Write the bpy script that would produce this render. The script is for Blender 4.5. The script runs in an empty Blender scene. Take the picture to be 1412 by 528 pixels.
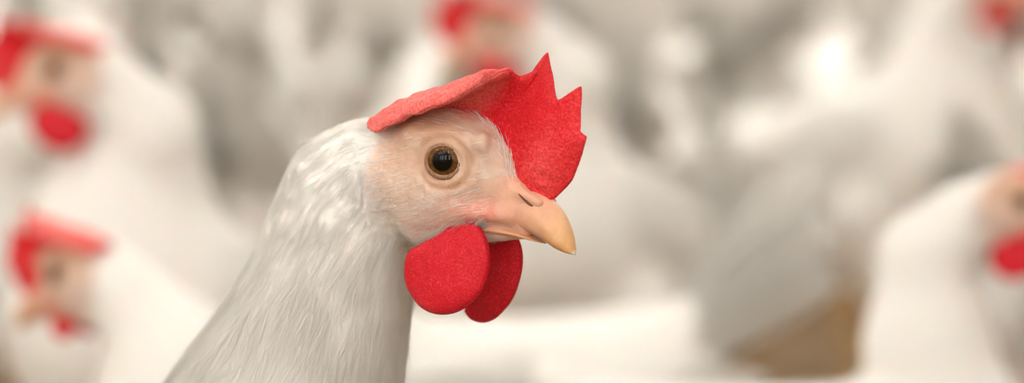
import bpy, math, random
import numpy as np
from mathutils import Matrix, Vector

# ------------------------------------------------------------------ camera, world, exposure
SC = bpy.context.scene
COL = SC.collection
FPX = 4600.0                       # focal length in pixels of a 1412 x 528 frame
CAM = np.array([0.0, 0.0, 0.50])
TILT = math.atan(414.0 / FPX)      # looking slightly down
FOCUS = 0.995
cd = bpy.data.cameras.new('camera')
cam = bpy.data.objects.new('camera', cd)
COL.objects.link(cam)
SC.camera = cam
cam.location = CAM
cam.rotation_euler = (math.pi / 2 - TILT, 0, 0)
cd.sensor_width = 36.0
cd.lens = 36.0 * FPX / 1412.0
cd.clip_start = 0.05
cd.clip_end = 60
cd.dof.use_dof = True
cd.dof.focus_distance = FOCUS
cd.dof.aperture_fstop = 6.2
cd.dof.aperture_blades = 0

w = bpy.data.worlds.new('world')
SC.world = w
w.use_nodes = True
w.node_tree.nodes['Background'].inputs[0].default_value = (1.0, 0.95, 0.88, 1)
w.node_tree.nodes['Background'].inputs[1].default_value = 0.25
SC.view_settings.view_transform = 'Standard'
SC.view_settings.look = 'None'
SC.view_settings.gamma = 1.0
SC.view_settings.use_curve_mapping = False
SC.view_settings.exposure = 0.17
LAMP_STRENGTH = 25.0
FILL_STRENGTH = 4.6

rng = np.random.default_rng(7)
random.seed(7)

# ------------------------------------------------------------------ pixel helpers
FWD = np.array([0, math.cos(TILT), -math.sin(TILT)])
UPV = np.array([0, math.sin(TILT), math.cos(TILT)])
RGT = np.array([1.0, 0, 0])


def ray(px, py):
    return FWD + RGT * (px - 706.0) / FPX + UPV * (264.0 - py) / FPX


def P(px, py, d):
    return CAM + d * ray(px, py)


YAW = math.radians(35)             # the hen in focus turns her head this far towards the lens
F_ = np.array([math.cos(YAW), -math.sin(YAW), 0])
S_ = np.array([-math.sin(YAW), -math.cos(YAW), 0])     # towards her right cheek
H0 = P(610, 222, FOCUS) - S_ * 0.0150


def hp(px, py, s):
    """pixel on the plane 's mm beside the middle of the head' -> head coords (forward, left, up) in mm"""
    r = ray(px, py)
    k = (s * 0.001 - np.dot(CAM - H0, S_)) / np.dot(r, S_)
    q = (CAM + k * r - H0) * 1000
    return np.array([np.dot(q, F_), -s, q[2]])


# ------------------------------------------------------------------ materials
def lin(c):
    c = np.asarray(c, float) / 255.0
    return np.where(c <= 0.04045, c / 12.92, ((c + 0.055) / 1.055) ** 2.4)


def c4(r, g, b):
    return tuple(lin((r, g, b))) + (1.0,)


def new_mat(name):
    m = bpy.data.materials.new(name)
    m.use_nodes = True
    nt = m.node_tree
    return m, nt, nt.nodes['Principled BSDF']


def noise(nt, scale, detail=4.0, rough=0.55, coord='Object', dist=0.0):
    tc = nt.nodes.new('ShaderNodeTexCoord')
    n = nt.nodes.new('ShaderNodeTexNoise')
    n.inputs['Scale'].default_value = scale
    n.inputs['Detail'].default_value = detail
    n.inputs['Roughness'].default_value = rough
    n.inputs['Distortion'].default_value = dist
    nt.links.new(tc.outputs[coord], n.inputs['Vector'])
    return n


def ramp(nt, src, stops):
    r = nt.nodes.new('ShaderNodeValToRGB')
    e = r.color_ramp.elements
    while len(e) < len(stops):
        e.new(0.5)
    for i, (p, c) in enumerate(stops):
        e[i].position = p
        e[i].color = c
    nt.links.new(src, r.inputs[0])
    return r


def bump(nt, b, src, strength, dist):
    n = nt.nodes.new('ShaderNodeBump')
    n.inputs['Strength'].default_value = strength
    n.inputs['Distance'].default_value = dist
    nt.links.new(src, n.inputs['Height'])
    nt.links.new(n.outputs[0], b.inputs['Normal'])
    return n


M = {}
# plumage of the bodies: colour per vertex (white feathers, bare skin of the face)
m, nt, b = new_mat('hen_skin_and_down')
a = nt.nodes.new('ShaderNodeAttribute')
a.attribute_name = 'tint'
nt.links.new(a.outputs['Color'], b.inputs['Base Color'])
b.inputs['Roughness'].default_value = 0.7
b.inputs['Specular IOR Level'].default_value = 0.25
b.inputs['Subsurface Weight'].default_value = 0.25
b.inputs['Subsurface Radius'].default_value = (1.0, 0.45, 0.3)
b.inputs['Subsurface Scale'].default_value = 0.002
n = noise(nt, 900, 3)
bump(nt, b, n.outputs[0], 0.35, 0.0006)
M['body'] = m

m, nt, b = new_mat('white_feather')
n = noise(nt, 60, 3)
r = ramp(nt, n.outputs[0], [(0.3, c4(234, 233, 229)), (0.7, c4(246, 245, 243))])
nt.links.new(r.outputs[0], b.inputs['Base Color'])
b.inputs['Roughness'].default_value = 0.75
b.inputs['Specular IOR Level'].default_value = 0.2
tr = nt.nodes.new('ShaderNodeBsdfTranslucent')
tr.inputs[0].default_value = c4(244, 241, 235)
mx = nt.nodes.new('ShaderNodeMixShader')
mx.inputs[0].default_value = 0.4
out = nt.nodes['Material Output']
nt.links.new(b.outputs[0], mx.inputs[1])
nt.links.new(tr.outputs[0], mx.inputs[2])
nt.links.new(mx.outputs[0], out.inputs[0])
M['feather'] = m


def red_flesh(name, dark, mid, light, fine):
    m, nt, b = new_mat(name)
    n1 = noise(nt, fine, 3, 0.6)
    n2 = noise(nt, 60, 3, 0.5)
    mxx = nt.nodes.new('ShaderNodeMath')
    mxx.operation = 'MULTIPLY_ADD'
    mxx.inputs[1].default_value = 0.6
    nt.links.new(n1.outputs[0], mxx.inputs[0])
    m2 = nt.nodes.new('ShaderNodeMath')
    m2.operation = 'MULTIPLY'
    m2.inputs[1].default_value = 0.4
    nt.links.new(n2.outputs[0], m2.inputs[0])
    nt.links.new(m2.outputs[0], mxx.inputs[2])
    r = ramp(nt, mxx.outputs[0], [(0.34, dark), (0.5, mid), (0.68, light)])
    # painted overhead light on the folded rear lobe, plus paler front and edge (0 where a mesh has none)
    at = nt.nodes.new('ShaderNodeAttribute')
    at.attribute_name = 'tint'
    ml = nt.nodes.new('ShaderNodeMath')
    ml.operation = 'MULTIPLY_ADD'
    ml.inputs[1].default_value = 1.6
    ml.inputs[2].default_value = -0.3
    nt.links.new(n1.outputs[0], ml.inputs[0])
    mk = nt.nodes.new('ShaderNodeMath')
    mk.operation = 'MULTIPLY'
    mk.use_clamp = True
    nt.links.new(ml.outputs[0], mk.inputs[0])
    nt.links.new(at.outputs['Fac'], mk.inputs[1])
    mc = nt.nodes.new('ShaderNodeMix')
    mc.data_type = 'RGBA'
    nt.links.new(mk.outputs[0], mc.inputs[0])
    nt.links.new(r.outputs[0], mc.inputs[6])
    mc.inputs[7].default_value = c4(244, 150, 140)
    nt.links.new(mc.outputs[2], b.inputs['Base Color'])
    b.inputs['Roughness'].default_value = 0.62
    b.inputs['Specular IOR Level'].default_value = 0.3
    b.inputs['Subsurface Weight'].default_value = 0.25
    b.inputs['Subsurface Radius'].default_value = (1.0, 0.12, 0.12)
    b.inputs['Subsurface Scale'].default_value = 0.0018
    b.inputs['Sheen Weight'].default_value = 0.15
    b.inputs['Sheen Roughness'].default_value = 0.4
    b.inputs['Sheen Tint'].default_value = c4(255, 170, 160)
    bump(nt, b, n1.outputs[0], 0.5, 0.0005)
    return m


M['comb'] = red_flesh('red_comb', c4(186, 0, 14), c4(212, 8, 26), c4(230, 58, 68), 1300)
M['wattle'] = red_flesh('red_wattle', c4(182, 2, 20), c4(204, 16, 36), c4(222, 58, 68), 1500)

m, nt, b = new_mat('horn_beak')
tc = nt.nodes.new('ShaderNodeTexCoord')
a = nt.nodes.new('ShaderNodeAttribute')
a.attribute_name = 'tint'
n = noise(nt, 400, 3)
mixn = nt.nodes.new('ShaderNodeMix')
mixn.data_type = 'RGBA'
mixn.blend_type = 'MULTIPLY'
mixn.inputs[0].default_value = 0.5
rr = ramp(nt, n.outputs[0], [(0.3, (0.75, 0.66, 0.55, 1)), (0.7, (1, 1, 1, 1))])
nt.links.new(a.outputs['Color'], mixn.inputs[6])
nt.links.new(rr.outputs[0], mixn.inputs[7])
nt.links.new(mixn.outputs[2], b.inputs['Base Color'])
b.inputs['Roughness'].default_value = 0.42
b.inputs['Subsurface Weight'].default_value = 0.2
b.inputs['Subsurface Radius'].default_value = (1.0, 0.6, 0.3)
b.inputs['Subsurface Scale'].default_value = 0.0015
M['beak'] = m

m, nt, b = new_mat('hen_eye')
a = nt.nodes.new('ShaderNodeAttribute')
a.attribute_name = 'tint'
nt.links.new(a.outputs['Color'], b.inputs['Base Color'])
b.inputs['Roughness'].default_value = 0.04
b.inputs['Specular IOR Level'].default_value = 0.22
M['eye'] = m

m, nt, b = new_mat('eyelid_skin')
n = noise(nt, 1500, 3)
r = ramp(nt, n.outputs[0], [(0.3, c4(122, 84, 58)), (0.7, c4(174, 132, 102))])
nt.links.new(r.outputs[0], b.inputs['Base Color'])
b.inputs['Roughness'].default_value = 0.6
M['lid'] = m

m, nt, b = new_mat('pale_earlobe')
n = noise(nt, 700, 3)
r = ramp(nt, n.outputs[0], [(0.3, c4(205, 195, 192)), (0.7, c4(232, 226, 222))])
nt.links.new(r.outputs[0], b.inputs['Base Color'])
b.inputs['Roughness'].default_value = 0.6
bump(nt, b, n.outputs[0], 0.4, 0.0005)
M['ear'] = m

m, nt, b = new_mat('yellow_leg')
n = noise(nt, 300, 3)
r = ramp(nt, n.outputs[0], [(0.3, c4(170, 130, 76)), (0.7, c4(204, 168, 112))])
nt.links.new(r.outputs[0], b.inputs['Base Color'])
b.inputs['Roughness'].default_value = 0.6
bump(nt, b, n.outputs[0], 0.5, 0.001)
M['leg'] = m

m, nt, b = new_mat('litter')
n = noise(nt, 22, 8, 0.7)
r = ramp(nt, n.outputs[0], [(0.3, c4(112, 88, 62)), (0.55, c4(152, 126, 94)), (0.75, c4(190, 166, 132))])
nt.links.new(r.outputs[0], b.inputs['Base Color'])
b.inputs['Roughness'].default_value = 0.95
bump(nt, b, n.outputs[0], 0.8, 0.02)
M['litter'] = m

m, nt, b = new_mat('wood_shaving')
n = noise(nt, 3, 3)
r = ramp(nt, n.outputs[0], [(0.3, c4(150, 112, 70)), (0.7, c4(214, 184, 138))])
nt.links.new(r.outputs[0], b.inputs['Base Color'])
b.inputs['Roughness'].default_value = 0.9
M['shaving'] = m

m, nt, b = new_mat('painted_barn_wall')
n = noise(nt, 2.5, 6)
r = ramp(nt, n.outputs[0], [(0.3, c4(208, 204, 197)), (0.7, c4(224, 221, 215))])
nt.links.new(r.outputs[0], b.inputs['Base Color'])
b.inputs['Roughness'].default_value = 0.85
M['wall'] = m

m, nt, b = new_mat('white_ceiling')
n = noise(nt, 2, 4)
r = ramp(nt, n.outputs[0], [(0.3, c4(234, 233, 230)), (0.7, c4(243, 242, 240))])
nt.links.new(r.outputs[0], b.inputs['Base Color'])
b.inputs['Roughness'].default_value = 0.9
M['ceiling'] = m

m, nt, b = new_mat('lamp_housing')
n = noise(nt, 30, 2)
r = ramp(nt, n.outputs[0], [(0.3, c4(210, 210, 208)), (0.7, c4(230, 230, 228))])
nt.links.new(r.outputs[0], b.inputs['Base Color'])
b.inputs['Roughness'].default_value = 0.5
M['housing'] = m

m, nt, b = new_mat('lamp_tube')
b.inputs['Base Color'].default_value = (0.9, 0.9, 0.9, 1)
b.inputs['Emission Color'].default_value = (1.0, 0.968, 0.92, 1)
b.inputs['Emission Strength'].default_value = LAMP_STRENGTH
M['tube'] = m


# ------------------------------------------------------------------ mesh helpers
def mesh_np(name, V, quads=None, tris=None, smooth=True, tint=None):
    """V in millimetres"""
    me = bpy.data.meshes.new(name)
    V = np.asarray(V, np.float32) * 0.001
    nq = 0 if quads is None else len(quads)
    ntr = 0 if tris is None else len(tris)
    me.vertices.add(len(V))
    me.vertices.foreach_set('co', V.ravel())
    loops = []
    if nq:
        loops.append(np.asarray(quads, np.int32).ravel())
    if ntr:
        loops.append(np.asarray(tris, np.int32).ravel())
    loops = np.concatenate(loops)
    me.loops.add(len(loops))
    me.loops.foreach_set('vertex_index', loops)
    starts = np.concatenate([np.arange(nq) * 4, nq * 4 + np.arange(ntr) * 3]).astype(np.int32)
    me.polygons.add(nq + ntr)
    me.polygons.foreach_set('loop_start', starts)
    me.update(calc_edges=True)
    me.validate()
    me.polygons.foreach_set('use_smooth', np.full(len(me.polygons), smooth))
    if tint is not None:
        at = me.color_attributes.new('tint', 'FLOAT_COLOR', 'POINT')
        t = np.ones((len(V), 4), np.float32)
        t[:, :3] = tint
        at.data.foreach_set('color', t.ravel())
    me.update()
    return me


def link(name, me, mat, parent=None):
    o = bpy.data.objects.new(name, me)
    if mat is not None and me is not None and not me.materials:
        me.materials.append(mat)
    COL.objects.link(o)
    o.parent = parent
    return o


def tag(o, label=None, cat=None, group=None, kind=None):
    for k, v in (('label', label), ('category', cat), ('group', group), ('kind', kind)):
        if v:
            o[k] = v
    return o


def grid_faces(nu, nv, cu=False, cv=False, off=0):
    I = np.arange(nu if cu else nu - 1)
    J = np.arange(nv if cv else nv - 1)
    i, j = np.meshgrid(I, J, indexing='ij')
    i2, j2 = (i + 1) % nu, (j + 1) % nv
    q = np.stack([i * nv + j, i2 * nv + j, i2 * nv + j2, i * nv + j2], -1).reshape(-1, 4)
    return q + off


def tube(points, radii, n=10):
    """closed tapered tube; returns V, quads, tris"""
    pts = np.asarray(points, float)
    V = []
    ref = np.array([0.13, 0.98, 0.17])
    for i, p in enumerate(pts):
        t = pts[min(i + 1, len(pts) - 1)] - pts[max(i - 1, 0)]
        t /= np.linalg.norm(t)
        a1 = np.cross(t, ref)
        a1 /= np.linalg.norm(a1)
        a2 = np.cross(t, a1)
        for k in range(n):
            g = 2 * math.pi * k / n
            V.append(p + radii[i] * (math.cos(g) * a1 + math.sin(g) * a2))
    q = grid_faces(len(pts), n, False, True)
    V += [pts[0], pts[-1]]
    c0, c1 = len(V) - 2, len(V) - 1
    m_ = (len(pts) - 1) * n
    T = [[c0, k, (k + 1) % n] for k in range(n)] + [[c1, m_ + (k + 1) % n, m_ + k] for k in range(n)]
    return np.array(V), q, np.array(T)


def merge(parts):
    Vs, Qs, Ts, o = [], [], [], 0
    for V, q, t in parts:
        Vs.append(V)
        Qs.append(np.asarray(q) + o)
        Ts.append(np.asarray(t) + o)
        o += len(V)
    return np.concatenate(Vs), np.concatenate(Qs), np.concatenate(Ts)


def catmull(pts, n, tension=0.5):
    """resample a polyline of vectors with a Catmull-Rom curve, n samples over the index range"""
    pts = np.asarray(pts, float)
    k = len(pts)
    t = np.linspace(0, k - 1, n)
    i = np.minimum(t.astype(int), k - 2)
    u = (t - i)[:, None]
    p1, p2 = pts[i], pts[i + 1]
    p0, p3 = pts[np.maximum(i - 1, 0)], pts[np.minimum(i + 2, k - 1)]
    m1, m2 = tension * (p2 - p0), tension * (p3 - p1)
    return ((2 * u**3 - 3 * u**2 + 1) * p1 + (u**3 - 2 * u**2 + u) * m1 + (-2 * u**3 + 3 * u**2) * p2 + (u**3 - u**2) * m2)


def vnoise(p, seed=0):
    """cheap smooth 3-D noise in -1..1 from summed sines"""
    r = np.random.default_rng(seed)
    o = np.zeros(len(p))
    for k in range(6):
        d = r.normal(size=3)
        d /= np.linalg.norm(d)
        d2 = r.normal(size=3)
        o += np.sin(p @ d * (0.7 + 0.25 * k) + r.uniform(0, 6) + 1.3 * np.sin(p @ d2 * 0.5 + r.uniform(0, 6)))
    return o / 4.0


# ------------------------------------------------------------------ signed distance sculpting
def smin(a, b, k):
    h = np.clip(0.5 + 0.5 * (b - a) / k, 0, 1)
    return b + (a - b) * h - k * h * (1 - h)


def ell(p, c, r):
    q = p - np.asarray(c, float)
    r = np.asarray(r, float)
    k0 = np.sqrt(((q / r) ** 2).sum(-1))
    k1 = np.sqrt(((q / (r * r)) ** 2).sum(-1)) + 1e-9
    return k0 * (k0 - 1) / k1


def cone(p, a, b, ra, rb):
    a = np.asarray(a, float)
    b = np.asarray(b, float)
    ab = b - a
    t = np.clip(((p - a) @ ab) / (ab @ ab), 0, 1)
    q = p - a - t[..., None] * ab
    return np.sqrt((q * q).sum(-1)) - (ra + (rb - ra) * t)


FLAP = [hp(714, 262, 4.2) * (1, -1, 1), hp(744, 280, 3.4) * (1, -1, 1)]      # fleshy cover over the nostril


def head_sdf(p):
    q = p.copy()
    q[..., 1] = np.abs(q[..., 1])
    d = ell(q, (-10, 0, 1), (24, 14.6, 15))
    d = smin(d, ell(q, (1, 0, -2), (14.5, 10.2, 10.5)), 6)
    d = smin(d, cone(q, (7, 0, -7.5), (23, 0, -14.6), 9.6, 4.4), 5)
    d = smin(d, cone(q, FLAP[0], FLAP[1], 1.5, 1.2), 2.2)
    d = smin(d, ell(q, (-13, 7.5, -10), (17, 8.2, 12)), 6)
    d = smin(d, cone(q, (-14, 0, -17), (19, 0, -20), 11.5, 3.6), 5)
    d = smin(d, cone(q, (-13, 12.2, 7.0), (10, 9.6, 6.0), 2.8, 2.6), 5)
    d = smin(d, ell(q, (-27, 9, -7), (9, 7, 9)), 6)
    d = smin(d, cone(q, (1, 9.4, -15.5), (17, 5.6, -16.0), 1.8, 1.8), 4)
    h_ = ell(q, (-30.5, 15.0, -11), (2.2, 4.5, 8))
    d = -smin(-d, h_, 3.0)
    # shallow orbit around the eye
    o = ell(q, (0.5, 17.0, 0), (8.0, 3.6, 7.2))
    d = -smin(-d, o, 3.0)
    return d


def chain_sdf(p, nodes, squash=0.9):
    q = p.copy()
    q[..., 1] = q[..., 1] / squash
    d = None
    for (a, ra), (b, rb) in zip(nodes[:-1], nodes[1:]):
        a = np.array(a, float)
        b = np.array(b, float)
        a[1] /= squash
        b[1] /= squash
        e = cone(q, a, b, ra, rb)
        d = e if d is None else smin(d, e, 10)
    return d


def body_sdf(p):
    q = p.copy()
    q[..., 1] = np.abs(q[..., 1])
    d = ell(q, (0, 0, 235), (122, 68, 78))
    d = smin(d, ell(q, (68, 0, 232), (66, 58, 72)), 25)
    d = smin(d, ell(q, (-85, 0, 262), (62, 48, 50)), 25)
    d = smin(d, cone(q, (-105, 0, 275), (-150, 0, 312), 34, 16), 18)
    d = smin(d, ell(q, (-45, 22, 195), (60, 42, 50)), 25)
    d = smin(d, cone(q, (8, 42, 190), (2, 40, 112), 40, 11), 18)
    return d


class Pose:
    """a hen: root frame with x forward, y left, z up, ground at 0, millimetres"""

    def __init__(self, head, yaw=0.0, pitch=0.0, chain=None, roll=0.0, rear=0.0, drop=0.0, tail=0.0):
        self.tail = tail
        self.B = np.array(Matrix.Rotation(-rear, 3, 'Y'))
        self.piv = np.array([0, 0, 225.0])
        self.drop = np.array([0, 0, float(drop)])
        self.h = np.asarray(head, float)
        self.R = np.array(Matrix.Rotation(yaw, 3, 'Z') @ Matrix.Rotation(pitch, 3, 'Y') @ Matrix.Rotation(roll, 3, 'X'))
        if chain is None:
            a = self.to_root(np.array([[-34.0, 0, -14.0]]))[0]
            e = self.tilt(np.array([[82, 0, 285.0]]))[0]
            e2 = self.tilt(np.array([[45, 0, 250.0]]))[0]
            m1 = a + self.R @ np.array([-22.0, 0, -26.0])
            mid = 0.45 * (m1 + e) + 0.1 * np.array([e[0] - 40, 0, m1[2]])
            chain = [(a, 21), (m1, 25), (mid, 36), (e, 50), (e2, 60)]
        self.chain = chain

    def tilt(self, p):
        return (p - self.piv) @ self.B.T + self.piv - self.drop

    def to_root(self, q):
        return q @ self.R.T + self.h

    def to_head(self, p):
        return (p - self.h) @ self.R

    def sdf(self, p):
        d = body_sdf((p + self.drop - self.piv) @ self.B + self.piv)
        d = smin(d, chain_sdf(p, self.chain), 22)
        return smin(d, head_sdf(self.to_head(p)), 7)

    def grad(self, p, e=0.4):
        g = np.zeros_like(p)
        for k in range(3):
            o = np.zeros(3)
            o[k] = e
            g[:, k] = self.sdf(p + o) - self.sdf(p - o)
        return g / (np.linalg.norm(g, axis=1, keepdims=True) + 1e-12)


def surface_nets(fn, xs, ys, zs):
    X, Y, Z = np.meshgrid(xs, ys, zs, indexing='ij')
    pts = np.stack([X, Y, Z], -1)
    vol = np.empty(X.shape)
    for i in range(0, len(xs), 16):
        vol[i:i + 16] = fn(pts[i:i + 16])
    s = vol < 0
    nx, ny, nz = vol.shape
    cnt = np.zeros((nx - 1, ny - 1, nz - 1), np.int8)
    corners = [(i, j, k) for i in (0, 1) for j in (0, 1) for k in (0, 1)]
    for i, j, k in corners:
        cnt += s[i:nx - 1 + i, j:ny - 1 + j, k:nz - 1 + k]
    act = np.argwhere((cnt > 0) & (cnt < 8))
    idx = -np.ones(cnt.shape, np.int64)
    idx[tuple(act.T)] = np.arange(len(act))
    acc = np.zeros((len(act), 3))
    num = np.zeros(len(act))
    for c in corners:
        for ax in range(3):
            if c[ax] == 0:
                e = list(c)
                e[ax] = 1
                a = act + np.array(c)
                b_ = act + np.array(e)
                va = vol[tuple(a.T)]
                vb = vol[tuple(b_.T)]
                ok = (va < 0) != (vb < 0)
                t = np.where(ok, va / np.where(ok, va - vb, 1), 0)[:, None]
                pa = pts[tuple(a.T)]
                pb = pts[tuple(b_.T)]
                acc += np.where(ok[:, None], pa + t * (pb - pa), 0)
                num += ok
    V = acc / num[:, None]
    quads = []
    for ax in range(3):
        a1, a2 = (ax + 1) % 3, (ax + 2) % 3
        sl0 = [slice(None)] * 3
        sl1 = [slice(None)] * 3
        sl0[ax] = slice(0, -1)
        sl1[ax] = slice(1, None)
        ch = s[tuple(sl0)] != s[tuple(sl1)]
        e = np.argwhere(ch)
        ok = (e[:, a1] > 0) & (e[:, a2] > 0) & (e[:, a1] < vol.shape[a1] - 1) & (e[:, a2] < vol.shape[a2] - 1)
        e = e[ok]
        inside = s[tuple(e.T)]

        def cell(o1, o2):
            c = e.copy()
            c[:, a1] += o1
            c[:, a2] += o2
            return idx[tuple(c.T)]
        q = np.stack([cell(-1, -1), cell(0, -1), cell(0, 0), cell(-1, 0)], 1)
        q[~inside] = q[~inside][:, ::-1]
        quads.append(q)
    return V, np.concatenate(quads)


def spaced(segments):
    """[(start, end, step), ...] -> increasing coordinates"""
    o = []
    for a, b, st in segments:
        n = max(1, int(round((b - a) / st)))
        o.append(np.linspace(a, b, n, endpoint=False))
    o.append([segments[-1][1]])
    return np.concatenate(o)


def sstep(a, b, x):
    t = np.clip((x - a) / (b - a), 0, 1)
    return t * t * (3 - 2 * t)


WHITE = lin((243, 241, 237))
SKIN = lin((218, 182, 158))
TAN = lin((196, 150, 116))
PINK = lin((222, 122, 104))
MAUVE = lin((205, 190, 188))


def tint_of(q):
    """colour of plumage and face skin at head coordinates q (mm)"""
    x, s, z = q[:, 0], np.abs(q[:, 1]), q[:, 2]
    n = vnoise(q * 0.35, 3)
    n2 = vnoise(q * 1.1, 4)
    e = np.sqrt(((x + 2) / 27.0) ** 2 + ((z + 3) / 23.0) ** 2) + 0.05 * n + 0.03 * n2
    face = (1 - sstep(0.82, 1.08, e)) * (x > -60)
    fwd = sstep(8, 18, x) * (np.abs(z + 10) < 22)
    face = np.maximum(face, fwd)
    c = WHITE[None] * np.ones((len(q), 1))

    def mixto(c, col, w_):
        return c + (col[None] - c) * np.clip(w_, 0, 1)[:, None]
    c = mixto(c, SKIN, face * (0.78 + 0.15 * n))
    brow = np.exp(-((x + 8) / 15) ** 2 - ((z - 10) / 5.0) ** 2)
    c = mixto(c, TAN, face * brow * 0.8)
    c = mixto(c, TAN, face * 0.28 * np.clip(0.5 + 0.9 * n2, 0, 1))
    ring = np.exp(-((np.sqrt(x**2 + (z + 0.5)**2) - 7.0) / 2.0) ** 2)
    c = mixto(c, TAN, ring * 0.55 * (s > 8))
    c = mixto(c, TAN, 0.35 * face * np.exp(-((x + 14) / 7) ** 2 - ((z - 1) / 4) ** 2))
    c = mixto(c, lin((206, 188, 180)), 0.45 * face * sstep(-6, -14, z) * sstep(6, -6, x))
    gape = np.exp(-((x - 10) / 10) ** 2 - ((z + 15.5) / 4.5) ** 2)
    c = mixto(c, PINK, gape * (0.75 + 0.2 * n2))
    red = np.exp(-((x + 2) / 13) ** 2 - ((z + 23) / 4) ** 2) * (s < 16)
    c = mixto(c, PINK, red * 0.5 * (0.8 + 0.3 * n2))
    front = sstep(12, 19, x) * (z < -4) * (z > -30)
    c = mixto(c, lin((226, 172, 146)), front * 0.85)
    brim = np.exp(-((x - 9 + 0.42 * (z + 8)) / 4.0)**2) * sstep(8, 3, s) * (z > -12)
    c = mixto(c, lin((216, 70, 72)), brim * 0.75)
    ear = np.exp(-((x + 27) / 5) ** 2 - ((z + 11) / 7) ** 2)
    c = mixto(c, MAUVE, ear * 0.6)
    return c


def build_body(pose, xs, ys, zs, detail=False):
    V, q = surface_nets(pose.sdf, xs, ys, zs)
    for _ in range(2):
        V -= pose.sdf(V)[:, None] * pose.grad(V) * 0.9
    hq = pose.to_head(V)
    if detail:
        g = pose.grad(V)
        x, s, z = hq[:, 0], np.abs(hq[:, 1]), hq[:, 2]
        rad = np.sqrt((x + 0.5)**2 + ((z + 0.8) * 1.05)**2)
        side = sstep(8, 11, s)
        crease = -0.8 * np.exp(-((rad - 8.3) / 0.7)**2) + 0.4 * np.exp(-((rad - 6.8) / 0.8)**2)
        crease += -0.35 * np.exp(-((rad - 11.5) / 0.8)**2) * sstep(-2, 3, x)
        crease += -0.3 * np.exp(-((rad - 14.0) / 0.8)**2) * sstep(0, 4, z)
        d = crease * side
        face = 1 - sstep(22, 30, np.sqrt((x + 3)**2 + (z + 4)**2))
        d += face * 0.24 * vnoise(hq * 1.2, 11) + face * 0.13 * vnoise(hq * 3.0, 12)
        V = V + g * d[:, None]
    return V, q, tint_of(hq)


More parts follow.
